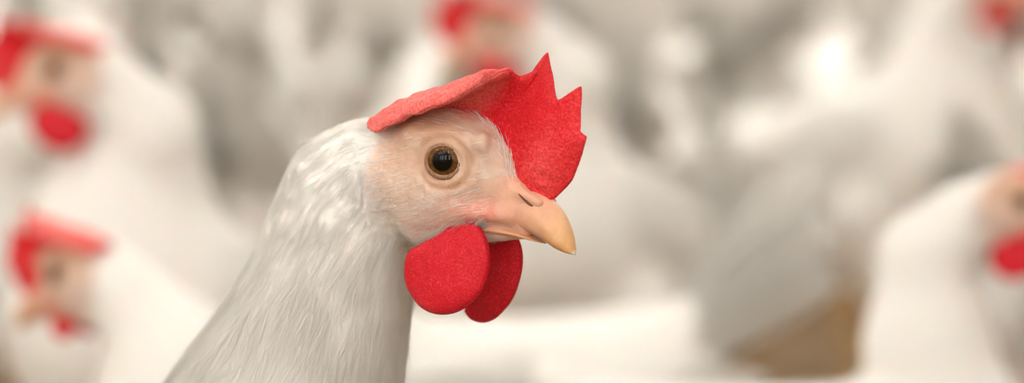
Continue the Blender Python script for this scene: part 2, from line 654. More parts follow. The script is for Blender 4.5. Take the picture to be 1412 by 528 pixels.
# ------------------------------------------------------------------ parts of a head, in head coordinates
def comb_sheet():
    cols = [
        # base pixel, then pixels with distance beside the middle plane, ending on the free edge
        [(742, 270, 0), (750, 273, 0), (757, 275, 0), (762, 275, 0), (766, 273, 0)],
        [(737, 264, 0), (750, 265, 0), (764, 264, 0), (778, 258, 0), (789, 248, 0)],
        [(729, 252, 0), (747, 245, 0), (766, 236, 0), (786, 226, 0), (802, 214, 0)],
        [(724, 240, 0), (744, 226, 0), (764, 213, 0), (788, 200, 0), (809, 189, 0)],
        [(719, 228, 0), (740, 210, 0), (760, 196, 0), (781, 187, 0), (800, 179, 0)],
        [(715, 215, 0), (736, 194, 0), (757, 172, 0), (780, 146, -1), (801, 119, -2)],
        [(709, 202, 0), (724, 184, 0), (740, 167, 0), (756, 151, -0.5), (769, 137, -1)],
        [(701, 184, 0), (715, 158, 0), (729, 131, 0), (744, 102, -1), (755, 73, -2)],
        [(696, 174, 0), (707, 153, 0), (717, 132, 0.5), (727, 116, 1), (737, 97, 0.5)],
        [(690, 164, 0), (699, 146, 0), (706, 130, 1), (712, 117, 2), (717, 106, 3)],
        [(681, 155, 0), (689, 137, 1), (697, 117, 3), (702, 103, 5), (699, 96, 8)],
        [(664, 148, 0), (672, 128, 2), (678, 110, 6), (671, 107, 12), (660, 118, 16)],
        [(640, 146, 0), (645, 132, 3), (646, 118, 8), (636, 122, 14), (620, 135, 19)],
        [(615, 150, 0), (614, 138, 4), (608, 129, 9), (598, 135, 15), (583, 151, 20)],
        [(590, 157, 0), (584, 146, 4), (576, 139, 9), (566, 148, 15), (555, 165, 19)],
        [(570, 166, 0), (558, 156, 4), (548, 150, 9), (538, 158, 14), (529, 176, 17)],
        [(556, 172, 0), (541, 164, 4), (530, 159, 8), (521, 165, 12), (515, 184, 15)],
        [(548, 177, 0), (530, 171, 4), (517, 167, 8), (510, 171, 11), (507, 180, 13)],
    ]
    for c in cols[:11]:        # root the blade in the skull
        c[0] = (c[0][0] - 12, c[0][1] + 4, 0)
    A = np.array([[hp(*p) for p in c] for c in cols])
    NU, NV = 150, 28
    rows = [catmull(A[:, j], NU, 0.5 if j < 3 else (0.38 if j == 3 else 0.22)) for j in range(5)]
    A = np.stack(rows, 1)
    v = 1 - (1 - np.linspace(0, 1, NV))**1.7           # rows crowd towards the free edge
    vi = v * 120
    G = []
    for i in range(NU):
        c_ = catmull(A[i], 121)
        k_ = np.minimum(vi.astype(int), 119)
        f_ = (vi - k_)[:, None]
        G.append(c_[k_] * (1 - f_) + c_[k_ + 1] * f_)
    G = np.stack(G)
    u = np.linspace(0, 1, NU)
    nrm = np.cross(np.gradient(G, axis=0), np.gradient(G, axis=1))
    nrm /= np.linalg.norm(nrm, axis=2, keepdims=True) + 1e-9
    flat = G.reshape(-1, 3)
    ripple = (0.35 * vnoise(flat * 0.45, 21) + 0.12 * vnoise(flat * 1.6, 22)).reshape(NU, NV)
    wr = 0.5 * np.sin(G[..., 2] * 1.3 + G[..., 0] * 0.5) * np.exp(-((v - 0.2) / 0.2)**2)[None] * np.exp(-((u - 0.1) / 0.12)**2)[:, None]
    fold = sstep(0.55, 0.68, u)[:, None]
    ripple = ripple + fold * (0.55 * vnoise(flat * 0.5 * np.array([1, 0.4, 0.4]), 26) + 0.3 * vnoise(flat * 1.0, 27)).reshape(NU, NV) * np.minimum(1, v * 4)[None]
    lob = 0.9 * vnoise(np.stack([u * 42, u * 0, u * 0], 1), 28) + 0.4 * vnoise(np.stack([u * 110, u * 0, u * 0], 1), 29)
    G[..., 2] += (fold[:, 0] * lob)[:, None] * (v**2)[None]
    th = (1.9 - 0.9 * v**1.5)[None] * (1 + 0.55 * fold)
    th = th * np.minimum(1, 0.35 + 5 * np.minimum(u, 1 - u))[:, None]
    th = th * np.sqrt(np.clip(1 - (np.maximum(v - 0.80, 0) / 0.2001)**2, 0.004, 1))[None]
    # small nicks along the free edge
    nick = 0.35 * vnoise(np.stack([u * 160, u * 0, u * 0], 1), 23)
    edge = G[:, -1] - G[:, -2]
    edge /= np.linalg.norm(edge, axis=1, keepdims=True) + 1e-9
    G[:, -1] += edge * nick[:, None]
    a_ = G + nrm * (th + ripple * (v > 0.05) + wr)[..., None]
    b_ = G - nrm * (th - ripple * (v > 0.05) - wr)[..., None]
    V = np.concatenate([a_.reshape(-1, 3), b_.reshape(-1, 3)])
    N = NU * NV
    q1 = grid_faces(NU, NV)
    q2 = grid_faces(NU, NV, off=N)[:, ::-1]
    rim = list(range(NV)) + [i * NV + NV - 1 for i in range(1, NU)] + [(NU - 1) * NV + j for j in range(NV - 2, -1, -1)] + [i * NV for i in range(NU - 2, 0, -1)]
    q3 = [[rim[k], rim[(k + 1) % len(rim)], rim[(k + 1) % len(rim)] + N, rim[k] + N][::-1] for k in range(len(rim))]
    bl = 0.95 * fold * (0.6 + 0.4 * v)[None] + 0.28 * np.exp(-((u - 0.12) / 0.14)**2)[:, None] * np.exp(-((v - 0.35) / 0.4)**2)[None]  # folded lobe lightened in place of light from above; front and edge mottled pale
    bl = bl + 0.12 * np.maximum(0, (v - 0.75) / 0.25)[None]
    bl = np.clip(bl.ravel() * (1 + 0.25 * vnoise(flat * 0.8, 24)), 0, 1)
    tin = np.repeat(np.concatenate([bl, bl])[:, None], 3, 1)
    return V, np.concatenate([q1, q2, np.array(q3)]), None, tin


def wattle_lens(outline, s0, ds_top, thick, seed):
    """outline: pixels round the flap; s0 lateral distance, leaning out towards the bottom"""
    pts = np.array(outline, float)
    ys = pts[:, 1]
    lo, hi = ys.max(), ys.min()
    K = np.array([hp(px, py, s0 + ds_top * (lo - py) / (lo - hi)) for px, py in outline])
    K = catmull(np.vstack([K, K[:1]]), 73)[:-1]
    c = K.mean(0)
    NR, NA = 14, 72
    R = np.linspace(0.0, 1, NR)[1:]
    lat = np.array([0, 1.0, 0])
    V = [c + lat * thick, c - lat * thick]
    rows = []
    for sg in (1, -1):
        for r_ in R:
            p = c + (K - c) * r_
            t = thick * math.sqrt(max(0.0, 1 - r_**2.6)) if r_ < 1 else 0.0
            w_ = 0.35 * vnoise(p * 0.35, seed) + 0.10 * vnoise(p * 1.5, seed + 1)
            rows.append(p + lat[None] * (sg * t + w_ * (1 if r_ < 1 else 0.6))[:, None])
    V = np.concatenate([np.array(V)] + rows)
    n = NR - 1
    q = [grid_faces(n, NA, False, True, 2), grid_faces(n, NA, False, True, 2 + n * NA)[:, ::-1]]
    # welding: both rims coincide
    T = []
    for k in range(NA):
        T.append([0, 2 + k, 2 + (k + 1) % NA])
        T.append([1, 2 + n * NA + (k + 1) % NA, 2 + n * NA + k])
    rim = [[2 + (n - 1) * NA + k, 2 + (n - 1) * NA + (k + 1) % NA, 2 + (2 * n - 1) * NA + (k + 1) % NA, 2 + (2 * n - 1) * NA + k] for k in range(NA)]
    return V, np.concatenate(q + [np.array(rim)]), np.array(T)


def beak_upper():
    """loft from the forehead to the hooked tip"""
    N, K = 34, 28
    t = np.linspace(0, 1, N)
    top = catmull([hp(716, 262, 0), hp(735, 262, 0), hp(757, 273, 0), hp(777, 296, 0), hp(789, 325, 0), hp(793, 349, 0)], N)
    bot = catmull([hp(665, 296, 0), hp(692, 303, 0), hp(722, 315, 0), hp(750, 330, 0), hp(773, 345, 0), hp(793, 352, 0)], N)
    wid = np.interp(t, [0, 0.25, 0.5, 0.75, 0.92, 1], [4.4, 5.6, 5.5, 3.9, 1.9, 0.35])
    rows, tints = [], []
    pale, horn, dk = lin((234, 194, 160)), lin((230, 178, 118)), lin((180, 120, 64))
    for i in range(N):
        for k in range(K):
            g = 2 * math.pi * k / K
            cu, cs = math.cos(g), math.sin(g)
            h = 0.5 + 0.5 * cu
            # rounded roof, tomial edge below
            ws = wid[i] * math.copysign(abs(cs) ** 0.8, cs) * (1.0 - 0.22 * max(0, cu))
            p = bot[i] + (top[i] - bot[i]) * h
            p = p + np.array([0, ws, 0])
            rows.append(p)
            col = pale * (1 - t[i]) + horn * t[i]
            if h < 0.3:
                w_ = (0.3 - h) / 0.3 * (0.25 + 0.6 * sstep(0.2, 0.6, np.array(t[i])))
                col = col * (1 - w_) + dk * w_
            if t[i] > 0.94:
                col = lin((226, 214, 196))
            if t[i] < 0.8:
                w_ = float(1 - sstep(0.3, 0.8, np.array(t[i])))
                col = col * (1 - w_) + lin((226, 172, 146)) * w_
            tints.append(col)
    V = np.array(rows)
    q = grid_faces(N, K, False, True)
    V = np.vstack([V, V[:K].mean(0), V[-K:].mean(0)])
    tints += [tints[0], tints[-1]]
    n = N * K
    T = [[n, (k + 1) % K, k] for k in range(K)] + [[n + 1, n - K + k, n - K + (k + 1) % K] for k in range(K)]
    return V, q, np.array(T), np.array(tints)


def beak_lower():
    N, K = 24, 20
    t = np.linspace(0, 1, N)
    top = catmull([hp(660, 300, 0), hp(690, 306, 0), hp(715, 315, 0), hp(735, 325, 0), hp(752, 334, 0)], N)
    bot = catmull([hp(660, 322, 0), hp(690, 324, 0), hp(715, 326, 0), hp(735, 331, 0), hp(752, 336, 0)], N)
    wid = np.interp(t, [0, 0.5, 0.85, 1], [7.4, 5.2, 2.6, 0.6])
    rows, tints = [], []
    for i in range(N):
        for k in range(K):
            g = 2 * math.pi * k / K
            h = 0.5 + 0.5 * math.cos(g)
            rows.append(bot[i] + (top[i] - bot[i]) * h + np.array([0, wid[i] * math.sin(g), 0]))
            tints.append(lin((222, 158, 130)) * (1 - t[i]) + lin((206, 156, 108)) * t[i])
    V = np.array(rows)
    q = grid_faces(N, K, False, True)
    V = np.vstack([V, V[:K].mean(0), V[-K:].mean(0)])
    tints += [tints[0], tints[-1]]
    n = N * K
    T = [[n, (k + 1) % K, k] for k in range(K)] + [[n + 1, n - K + k, n - K + (k + 1) % K] for k in range(K)]
    return V, q, np.array(T), np.array(tints)


def nostril():
    """brown slit under the fleshy flap, laid on the skin"""
    def on_skin(px, py):
        lo, hi = 1.0, 9.0
        for _ in range(24):
            mid = 0.5 * (lo + hi)
            if head_sdf(hp(px, py, mid)[None])[0] < 0:
                lo = mid
            else:
                hi = mid
        return hp(px, py, max(lo, 3.9))
    pts = [on_skin(715, 267), on_skin(722, 274), on_skin(730, 281), on_skin(738, 287), on_skin(747, 290)]
    return tube(catmull(pts, 16), np.interp(np.linspace(0, 1, 16), [0, 0.3, 0.75, 1], [0.15, 0.42, 0.55, 0.2]), 8)


EYE_R = 7.2


def eye_ball():
    N, K = 40, 40
    V, T = [], []
    for i in range(N + 1):
        th = math.pi * (i / N) ** 1.25
        for k in range(K):
            g = 2 * math.pi * k / K
            V.append((EYE_R * math.sin(th) * math.cos(g), EYE_R * math.cos(th), EYE_R * math.sin(th) * math.sin(g)))
    V = np.array(V)
    r = np.hypot(V[:, 0], V[:, 2]) + (V[:, 1] < 0) * 99
    ang = np.arctan2(V[:, 2], V[:, 0])
    col = np.where((r < 3.0)[:, None], lin((10, 7, 6))[None], lin((112, 74, 34))[None] * (0.85 + 0.25 * np.sin(ang * 17 + 2 * np.sin(5 * ang)))[:, None])
    mid = sstep(3.0, 3.4, r)[:, None]
    col = np.where((r < 3.4)[:, None], lin((10, 7, 6))[None] * (1 - mid) + lin((96, 60, 26))[None] * mid, col)
    lim = sstep(4.3, 5.0, r)[:, None]
    col = col * (1 - 0.7 * lim) + lin((36, 22, 14))[None] * 0.7 * lim
    q = grid_faces(N + 1, K, False, True)
    return V, q, col


def eye_lid():
    """thickened ring round the eye opening; axis along y"""
    NA, K = 64, 10
    V = []
    for i in range(NA):
        g = 2 * math.pi * i / NA
        ox, oz = 4.95 * math.cos(g), (4.35 if math.sin(g) > 0 else 4.55) * math.sin(g)
        rr_ = 0.62 + 0.25 * max(0, -math.sin(g))
        y = math.sqrt(EYE_R**2 - ox**2 - oz**2)
        for k in range(K):
            h = 2 * math.pi * k / K
            ca, sa = math.cos(h), math.sin(h)
            sc_ = 1 + rr_ * (0.6 + ca * 1.0) / 4.7
            V.append((ox * sc_, y + rr_ * 0.65 * sa - 0.3 * (ca > 0) * ca, oz * sc_))
    return np.array(V), grid_faces(NA, K, True, True)


def ear_lobe(sg):
    N, K = 14, 18
    V = []
    for i in range(N + 1):
        th = math.pi * i / N
        for k in range(K):
            g = 2 * math.pi * k / K
            V.append((-27.5 + 3.4 * math.sin(th) * math.cos(g) - 0.3 * math.sin(th) * math.sin(g), sg * (13.6 + 1.2 * math.cos(th)), -12 + 5.2 * math.sin(th) * math.sin(g)))
    V = np.array(V)
    V[:, 1] += 0.2 * vnoise(V * 1.2, 31)
    return V, grid_faces(N + 1, K, False, True)


COMB = comb_sheet()
NEAR_W = wattle_lens([(578, 338), (562, 348), (557, 372), (562, 400), (580, 424), (606, 434), (634, 429), (658, 410), (672, 382), (676, 352), (668, 322), (650, 305), (624, 308), (598, 324)], 11.5, -3.0, 2.7, 41)
FAR_W = wattle_lens([(640, 430), (650, 441), (668, 445), (688, 436), (706, 414), (717, 386), (721, 355), (716, 330), (700, 315), (676, 312), (662, 330), (655, 370), (645, 405)], -11.0, 4.0, 2.5, 44)
UB, LB, NOS = beak_upper(), beak_lower(), nostril()
EYEB, LID = eye_ball(), eye_lid()


def mirror(t):
    V = t[0].copy()
    V[:, 1] *= -1
    out_ = [V]
    for f in t[1:3]:
        out_.append(np.asarray(f)[:, ::-1])
    return tuple(out_)


# ------------------------------------------------------------------ plumage parts shared by all hens
def feather_blade(L, W, curve, seed):
    """one vane with a quill ridge, root at origin, along +x, flat in xz, thin in y"""
    NU, NV = 16, 7
    V = []
    for side in (1, -1):
        for i in range(NU):
            t = i / (NU - 1)
            wv = W * (0.30 + 0.70 * math.sin(math.pi * min(1, 0.15 + 0.55 * t))) * math.sqrt(max(0.0, 1 - max(0, (t - 0.72) / 0.285) ** 2))
            for j in range(NV):
                v = 2 * j / (NV - 1) - 1
                x = L * t - 0.06 * L * v * v * t
                z = wv * 0.5 * v - curve * L * t * t
                y = side * (0.35 + 0.8 * math.exp(-(v * 5) ** 2) * (1 - t)) * (1 if abs(v) < 0.99 else 0.2) + 0.10 * W * v * v
                V.append((x, y, z))
    q = [grid_faces(NU, NV), grid_faces(NU, NV, off=NU * NV)[:, ::-1]]
    N = NU * NV
    rim = list(range(NV)) + [i * NV + NV - 1 for i in range(1, NU)] + [(NU - 1) * NV + j for j in range(NV - 2, -1, -1)] + [i * NV for i in range(NU - 2, 0, -1)]
    q.append(np.array([[rim[(k + 1) % len(rim)], rim[k], rim[k] + N, rim[(k + 1) % len(rim)] + N] for k in range(len(rim))]))
    return np.array(V), np.concatenate(q)


TAILS = [mesh_np('tail_feather', *feather_blade(L, W_, c, 0)) for L, W_, c in ((150, 44, 0.05), (135, 42, 0.10), (120, 40, 0.14))]
FLIGHT = mesh_np('flight_feather', *feather_blade(110, 26, 0.05, 1))


def wing_mesh():
    """folded wing: flattened drop with scalloped rows of coverts; centre of the near face at +y"""
    N, K = 40, 36
    V = []
    for i in range(N + 1):
        th = math.pi * i / N
        for k in range(K):
            g = 2 * math.pi * k / K
            x = -math.cos(th)
            rad = math.sin(th)
            V.append((x, rad * math.cos(g), rad * math.sin(g)))
    V = np.array(V)
    x = V[:, 0].copy()
    tap = 1 - 0.45 * sstep(0.0, -1.0, x)
    row = np.abs(np.sin(x * 9 + 1.1 * np.cos(V[:, 2] * 6)))
    out_ = np.stack([x * 92 - 10, V[:, 1] * 15 * tap + 2.6 * row * (V[:, 1] > 0), V[:, 2] * 47 * tap + 10 * x], 1)
    # hug the round flank
    out_[:, 1] -= 0.0045 * out_[:, 2]**2 + 0.0022 * np.minimum(out_[:, 0] + 20, 0)**2 + 0.0016 * np.maximum(out_[:, 0] - 20, 0)**2
    return out_, grid_faces(N + 1, K, False, True)


WING = mesh_np('wing', *wing_mesh())
wv_ = wing_mesh()
WINGM = mesh_np('wing', wv_[0] * np.array([1, -1, 1]), wv_[1][:, ::-1])


def leg_mesh(sg):
    y = 38 * sg
    parts = [tube([(4, y, 122), (-4, y, 100), (-2, y, 92), (4, y, 60), (10, y, 20), (12, y, 10)], [11, 8, 7.2, 5.2, 5.4, 6.0], 10)]
    for a, L in ((0, 48), (0.5, 40), (-0.5, 40), (math.pi - 0.25 * sg, 22)):
        d = np.array([math.cos(a), math.sin(a), 0])
        o = np.array([12, y, 6.0])
        parts.append(tube([o - d * 2, o + d * L * 0.35 + (0, 0, 1.5), o + d * L * 0.8 - (0, 0, 1.6), o + d * L - (0, 0, 2.4), o + d * (L + 9) - (0, 0, 5.2)], [5, 4.4, 4.2, 3.2, 0.6], 8))
    return merge(parts)


LEGS = [mesh_np('leg', *leg_mesh(s)) for s in (1, -1)]

HEAD_MESH = {
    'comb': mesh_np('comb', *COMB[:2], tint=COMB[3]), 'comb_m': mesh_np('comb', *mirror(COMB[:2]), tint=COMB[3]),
    'wn': mesh_np('wattle', *NEAR_W), 'wnm': mesh_np('wattle', *mirror(NEAR_W)), 'wf': mesh_np('wattle', *FAR_W),
    'ub': mesh_np('upper_beak', *UB[:3], tint=UB[3]), 'lb': mesh_np('lower_beak', *LB[:3], tint=LB[3]),
    'nos': mesh_np('nostril', *NOS), 'nosm': mesh_np('nostril', *mirror(NOS)),
    'eye': mesh_np('eye', EYEB[0], EYEB[1], tint=EYEB[2]), 'lid': mesh_np('eyelid', *LID),
    'ear1': mesh_np('earlobe', *ear_lobe(1)), 'ear2': mesh_np('earlobe', *ear_lobe(-1)),
}
m, nt, b = new_mat('nostril_dark')
n = noise(nt, 500, 2)
r = ramp(nt, n.outputs[0], [(0.3, c4(96, 50, 34)), (0.7, c4(120, 66, 46))])
nt.links.new(r.outputs[0], b.inputs['Base Color'])
b.inputs['Roughness'].default_value = 0.7
M['nostril'] = m


def add_head_parts(root, pose, main=False, flip=False, comb_scale=(1, 1, 1), wattle=1.0):
    X = Matrix.Translation(Vector(pose.h * 0.001)) @ Matrix(pose.R.tolist()).to_4x4()

    def put(name, me, mat, local=Matrix.Identity(4), parent=root):
        o = link(name, me, mat, parent)
        o.matrix_local = X @ local
        return o
    piv = Vector((0, 0, 0.010))
    cs = Matrix.Translation(piv) @ Matrix.Diagonal(comb_scale).to_4x4() @ Matrix.Translation(-piv)
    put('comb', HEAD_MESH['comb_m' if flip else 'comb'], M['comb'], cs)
    wp = Vector((0.006, 0, -0.021))
    ws = Matrix.Translation(wp) @ Matrix.Diagonal((wattle, 0.5 + 0.5 * wattle, wattle)).to_4x4() @ Matrix.Translation(-wp)
    put('wattle', HEAD_MESH['wn'], M['wattle'], ws)
    put('wattle', HEAD_MESH['wf' if main else 'wnm'], M['wattle'], ws)
    ub = put('upper_beak', HEAD_MESH['ub'], M['beak'])
    put('lower_beak', HEAD_MESH['lb'], M['beak'])
    for k in ('nos', 'nosm'):
        o = link('nostril', HEAD_MESH[k], M['nostril'], ub)
    for sg in (1, -1):
        turn = math.radians(22) * sg
        # eye axis +y (left) or -y (right), turned forwards
        R_ = Matrix.Rotation(0 if sg > 0 else math.pi, 4, 'Z') @ Matrix.Rotation(-turn * sg if sg > 0 else math.radians(22), 4, 'Z')
        ax = R_ @ Vector((0, 1, 0))
        c = Vector((0, 15.2 * sg, 0)) - ax * (EYE_R - 0.3)
        L = Matrix.Translation(c * 0.001) @ R_
        e = put('eye', HEAD_MESH['eye'], M['eye'], L)
        lid = link('eyelid', HEAD_MESH['lid'], M['lid'], e)
    put('earlobe', HEAD_MESH['ear1'], M['ear'])
    put('earlobe', HEAD_MESH['ear2'], M['ear'])


def add_body_parts(root, pose):
    pv3 = Vector(pose.piv * 0.001)
    BT = Matrix.Translation(pv3 - Vector(pose.drop * 0.001)) @ Matrix(pose.B.tolist()).to_4x4() @ Matrix.Translation(-pv3)
    for i in range(11):
        f = i / 10 * 2 - 1
        o = link('tail_feather', TAILS[min(2, int(abs(f) * 2.99))], M['feather'], root)
        ang = math.radians(52 - 20 * abs(f) + pose.tail)
        o.matrix_local = BT @ Matrix.Translation((-0.118 + 0.012 * abs(f), 0.020 * f, 0.285 - 0.012 * abs(f))) @ Matrix.Rotation(math.radians(180 - 14 * f), 4, 'Z') @ Matrix.Rotation(-ang, 4, 'Y') @ Matrix.Rotation(math.radians(48 * f), 4, 'X')
    for sg, me in ((1, WING), (-1, WINGM)):
        o = link('wing', me, M['feather'], root)
        o.matrix_local = BT @ Matrix.Translation((-0.008, 0.059 * sg, 0.252)) @ Matrix.Rotation(math.radians(6), 4, 'Y')
        for k in range(5):
            ff = link('flight_feather', FLIGHT, M['feather'], o)
            ff.matrix_local = Matrix.Translation((-0.052, (0.004 - 0.0012 * k) * sg, 0.004 - 0.0075 * k)) @ Matrix.Rotation(math.radians(180 + 14 * sg), 4, 'Z') @ Matrix.Rotation(math.radians(-4 + 3 * k), 4, 'Y')
    for me in LEGS:
        link('leg', me, M['leg'], root)


def copy_tree(o, parent=None):
    c = o.copy()
    COL.objects.link(c)
    c.parent = parent
    for ch in list(o.children):
        copy_tree(ch, c)
    return c


# ------------------------------------------------------------------ the barn
def plain(name, V, quads, mat, kind='structure', parent=None):
    me = mesh_np(name, np.array(V) * 1000.0, np.array(quads), smooth=False)
    o = link(name, me, mat, parent)
    if kind:
        o['kind'] = kind
    return o


X0, X1, Y0, Y1, ZC = -3.6, 3.6, -2.9, 7.6, 2.7


def slab(name, lo, hi, mat, parent=None, kind='structure'):
    (x0, y0, z0), (x1, y1, z1) = lo, hi
    V = [(x0, y0, z0), (x1, y0, z0), (x1, y1, z0), (x0, y1, z0), (x0, y0, z1), (x1, y0, z1), (x1, y1, z1), (x0, y1, z1)]
    Q = [(3, 2, 1, 0), (4, 5, 6, 7), (0, 1, 5, 4), (1, 2, 6, 5), (2, 3, 7, 6), (3, 0, 4, 7)]
    return plain(name, V, Q, mat, kind, parent)


# litter floor, gently uneven
gx, gy = np.meshgrid(np.linspace(X0, X1, 145), np.linspace(Y0, Y1, 197), indexing='ij')
gp = np.stack([gx.ravel(), gy.ravel(), np.zeros(gx.size)], 1)
gz = 0.004 * vnoise(gp * 9, 51) + 0.003 * vnoise(gp * 24, 52) - 0.008
gp[:, 2] = gz
fl = link('floor', mesh_np('floor', gp * 1000, grid_faces(145, 197)), M['litter'])
fl['kind'] = 'structure'
slab('wall_back', (X0 - 0.1, Y1, -0.05), (X1 + 0.1, Y1 + 0.1, ZC), M['wall'])
slab('wall_front', (X0 - 0.1, Y0 - 0.1, -0.05), (X1 + 0.1, Y0, ZC), M['wall'])
slab('wall_left', (X0 - 0.1, Y0, -0.05), (X0, Y1, ZC), M['wall'])
slab('wall_right', (X1, Y0, -0.05), (X1 + 0.1, Y1, ZC), M['wall'])
slab('ceiling', (X0 - 0.1, Y0 - 0.1, ZC), (X1 + 0.1, Y1 + 0.1, ZC + 0.1), M['ceiling'])


m, nt, b = new_mat('fill_light_pane')  # glowing surface of the added fill windows
b.inputs['Base Color'].default_value = (0.8, 0.85, 0.9, 1)
b.inputs['Emission Color'].default_value = (1.0, 0.985, 0.955, 1)
b.inputs['Emission Strength'].default_value = FILL_STRENGTH
M['fill_pane'] = m
# unseen tall windows added behind the photographer as soft frontal fill light
for k, wx in enumerate((-2.6, -1.6, -0.6, 0.7, 2.0)):
    y = Y0
    wroot = slab('fill_window_%d' % (k + 1), (wx - 0.31, y + 0.001, 0.58), (wx + 0.31, y + 0.012, 2.22), M['housing'])
    for j, (z0, z1) in enumerate(((0.62, 1.38), (1.42, 2.18))):
        slab('fill_pane', (wx - 0.27, y + 0.012, z0), (wx + 0.27, y + 0.018, z1), M['fill_pane'], wroot, None)
    for lo, hi in (((wx - 0.31, 0.58), (wx - 0.27, 2.22)), ((wx + 0.27, 0.58), (wx + 0.31, 2.22)), ((wx - 0.27, 0.58), (wx + 0.27, 0.62)), ((wx - 0.27, 1.38), (wx + 0.27, 1.42)), ((wx - 0.27, 2.18), (wx + 0.27, 2.22))):
        slab('frame', (lo[0], y + 0.012, lo[1]), (hi[0], y + 0.05, hi[1]), M['housing'], wroot, None)


def make_lamp():
    root = bpy.data.objects.new('ceiling_lamp', None)
    COL.objects.link(root)
    slab('housing', (-0.06, -0.78, -0.04), (0.06, 0.78, 0.0), M['housing'], root, None)
    for sx in (-1, 1):
        me = mesh_np('tube', *tube([(sx * 28, -745, -62), (sx * 28, 0, -62), (sx * 28, 745, -62)], [14, 14, 14], 12))
        link('tube', me, M['tube'], root)
    for sy in (-1, 1):
        slab('end_cap', (-0.055, sy * 0.762 - 0.018, -0.085), (0.055, sy * 0.762 + 0.018, -0.04), M['housing'], root, None)
    return root


lamp0 = make_lamp()
first = True
for ly, row in ((-1.7, (-2.8, -1.9, -1.0, 0.3, 1.6)), (0.4, (-2.4, -0.9)), (2.0, (1.9,)), (3.6, (-2.7, -1.7, -0.7, 0.3, 1.3, 2.3)), (5.6, (-2.7, -1.7, -0.7, 0.3, 1.3, 2.3))):
    for lx in row:
        L_ = lamp0 if first else copy_tree(lamp0)
        first = False
        L_.location = (lx, ly, ZC)
        tag(L_, 'twin tube ceiling lamp running lengthwise along the barn', 'lamp', 'tube lamps on the barn ceiling')


# ------------------------------------------------------------------ the hen in focus
def main_root_from_head():
    r = H0 + F_ * (-0.160)
    return np.array([r[0], r[1], 0.0])


ROOT = main_root_from_head()
HEADZ = H0[2] * 1000
hn = np.array([160.0, 0, HEADZ])
chain_px = [(515, 232, 14.5), (488, 266, 19.5), (469, 330, 21.5), (455, 400, 24.0), (431, 470, 28.0), (405, 540, 32), (380, 630, 42)]
chain = [(hp(px, py, 0) + hn, r_) for px, py, r_ in chain_px] + [(np.array([55, 0, 262.0]), 58)]
main_pose = Pose(hn, 0, 0, chain)
xs = spaced([(-175, -40, 6), (-40, 60, 4), (60, 118, 2), (118, 195, 0.9)])
ys = spaced([(-96, -46, 5), (-46, -20, 2), (-20, 20, 0.95), (20, 46, 2), (46, 96, 5)])
zs = spaced([(90, 270, 5), (270, HEADZ - 34, 2), (HEADZ - 34, HEADZ + 22, 0.9), (HEADZ + 22, HEADZ + 30, 2)])
V, q, tint = build_body(main_pose, xs, ys, zs, True)

hen = bpy.data.objects.new('hen', None)
COL.objects.link(hen)
hen.location = ROOT
hen.rotation_euler = (0, 0, -YAW)
tag(hen, 'sharp white hen with red comb folded over her brow and two round red wattles', 'hen', 'white hens in the barn')
body = link('body', mesh_np('body', V, q, tint=tint), M['body'], hen)
add_head_parts(hen, main_pose, main=True)
add_body_parts(hen, main_pose)


